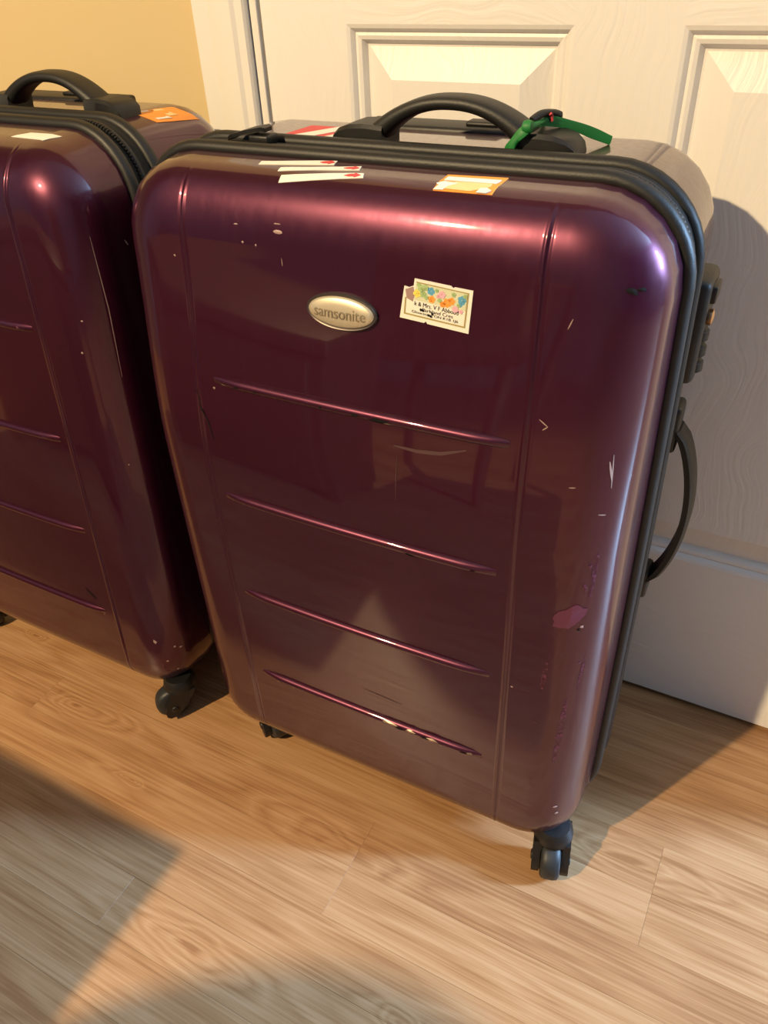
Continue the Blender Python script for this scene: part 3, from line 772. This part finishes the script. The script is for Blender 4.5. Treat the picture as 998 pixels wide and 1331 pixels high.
marks(fB, SBf, 'dark_chips', M['ink'], [((.118, FB-.004, .1710), .0050, .55), ((.123, FB, .1640), .0030, .8)], [([(.108, FB, .201), (.123, FB, .188)], .0040)])

# ------------------------------------------------------------------ ribbon tied to the carry handle
t = thing('ribbon', 'green ribbon knotted round the black carry handle, its tail lying behind', 'ribbon', suitA.location, R(.8))
def band(name, pts, wid, m, flat=.0012, up=(0, .5, 1), side=None):
    pts = [Vector(q) for q in pts]; path = []
    n = len(pts)
    for i in range(n-1):
        p0, p1, p2, p3 = pts[max(i-1, 0)], pts[i], pts[i+1], pts[min(i+2, n-1)]
        for j in range(6):
            q = j/6; path.append(.5*((2*p1)+(p2-p0)*q+(2*p0-5*p1+4*p2-p3)*q*q+(3*p1-p0-3*p2+p3)*q**3))
    path.append(pts[-1]); rs = []
    for i, q in enumerate(path):
        d = (path[min(i+1, len(path)-1)]-path[max(i-1, 0)]).normalized(); sd = Vector(side).normalized() if side else d.cross(Vector(up)).normalized(); nn = sd.cross(d).normalized()
        w = wid*(.5+.05*math.sin(i*.45)); nn = nn*flat
        rs.append([q+sd*w+nn*.4, q+sd*w*.4+nn, q-sd*w*.4+nn*.8, q-sd*w+nn*.4, q-sd*w-nn*.4, q-nn*.6, q+sd*w-nn*.4])
    k = MB(); k.rings(rs); return k.build(name, m, t, True, 60)
band('ribbon_loop', [(.0835, -.1965, .7215), (.0865, -.1985, .7255), (.0905, -.1985, .7310), (.0955, -.1975, .7360), (.1000, -.1920, .7395), (.1020, -.1780, .7400), (.0985, -.1620, .7370), (.0900, -.1580, .7260), (.0840, -.1640, .7200)], .0068, M['ribbon'], .0018, (0, -1, .4))
k = MB(); k.lathe([(.001, -.0045), (.0042, -.003), (.0050, 0), (.0042, .003), (.001, .0045)], (.0975, -.1955, .7385), 'x', 10); k.build('knot', M['ribbon'], t)
band('ribbon_tail', [(.1030, -.1780, .7400), (.1110, -.1680, .7375), (.1210, -.1560, .7330), (.1330, -.1430, .7260), (.1440, -.1340, .7200)], .0068, M['ribbon'], .0022, (0, -1, .55), (.15, .35, .9))
band('dark_cord', [(.0985, -.1900, .7420), (.1030, -.1800, .7450), (.1080, -.1700, .7440), (.1120, -.1640, .7410)], .0050, M['rubber'], .0022, (0, -1, .6))
band('red_cord', [(.1075, -.1765, .7445), (.1080, -.1745, .7425), (.1085, -.1740, .7390)], .0026, M['red'], .0012, (0, -1, .3))

# ------------------------------------------------------------------ ceiling lamp and added shadow-casting furniture behind the camera
t = thing('ceiling_lamp', 'steel ceiling lamp on a short rod behind the viewer', 'lamp', (LAMP.x, LAMP.y, H))
k = MB(); k.lathe([(.06, 0), (.06, -.015), (.045, -.02), (.008, -.022), (.008, -.10), (.02, -.105), (.02, -.118)], (0, 0, 0), 'z', 20); k.build('rod', M['steel'], t)

# unseen furniture added behind the viewer's left shoulder to cast the floor shadows in view
def added_sideboard(x0, x1, y0, y1, z):
    t = thing('added_sideboard', 'low dark wooden cabinet added behind the viewer, its corner shading the floor', 'added_sideboard', ((x0+x1)/2, (y0+y1)/2, 0))
    hx, hy = (x1-x0)/2, (y1-y0)/2
    k = MB(); k.box((-hx, -hy, z-.025), (hx, hy, z), .006); k.build('worktop', M['wood'], t)
    k = MB(); k.box((-hx+.015, -hy+.01, .05), (hx-.015, hy-.012, z-.025)); k.build('body', M['wood'], t, False)
    for i in range(2):
        a = -hx+.03+i*(hx-.03)
        k = MB(); k.box((a+.008, hy-.012, .065), (a+hx-.038, hy+.004, z-.035), .003); d = k.build('door', M['wood'], t)
        k = MB(); k.lathe([(.004, 0), (.011, .008), (.009, .016), (.002, .018)], (a+(hx-.07 if i == 0 else .04), hy+.004, z*.55), 'y', 12); k.build('knob', M['brass'], d)
    for sx in (-1, 1):
        for sy in (-1, 1):
            k = MB(); k.box((sx*(hx-.04)-.018, sy*(hy-.04)-.018, 0), (sx*(hx-.04)+.018, sy*(hy-.04)+.018, .05)); k.build('leg', M['wood'], t, False)
def added_chair(x, y, rz):  # unseen chair, added so its round back casts the domed floor shadow
    t = thing('added_chair', 'round-backed wooden chair added behind the viewer to shade the floor', 'chair', (x, y, 0), rz)
    k = MB(); k.box((-.20, -.21, .43), (.20, .20, .46), .012); k.build('seat', M['wood'], t)
    for sx in (-1, 1):
        k = MB(); k.tube([(sx*.17, .17, 0), (sx*.17, .17, .435)], [.014, .018], 10); k.build('leg', M['wood'], t)
        k = MB(); k.tube([(sx*.16, -.22, 0), (sx*.16, -.18, .44)], [.014, .018], 10); k.build('leg', M['wood'], t)
    k = MB(); k.rings([[(.155*math.cos(math.pi*i/16)*q, -.185-h, .62+.27*math.sin(math.pi*i/16)*q) for i in range(17)]+[(-.155*q, -.185-h, .455), (.155*q, -.185-h, .455)] for q, h in ((1, 0), (1, .02))])
    k.build('backrest', M['wood'], t, False)
added_sideboard(-1.55, -.634, -1.14, -.88, .50)
added_chair(-.568, -1.414, R(180))
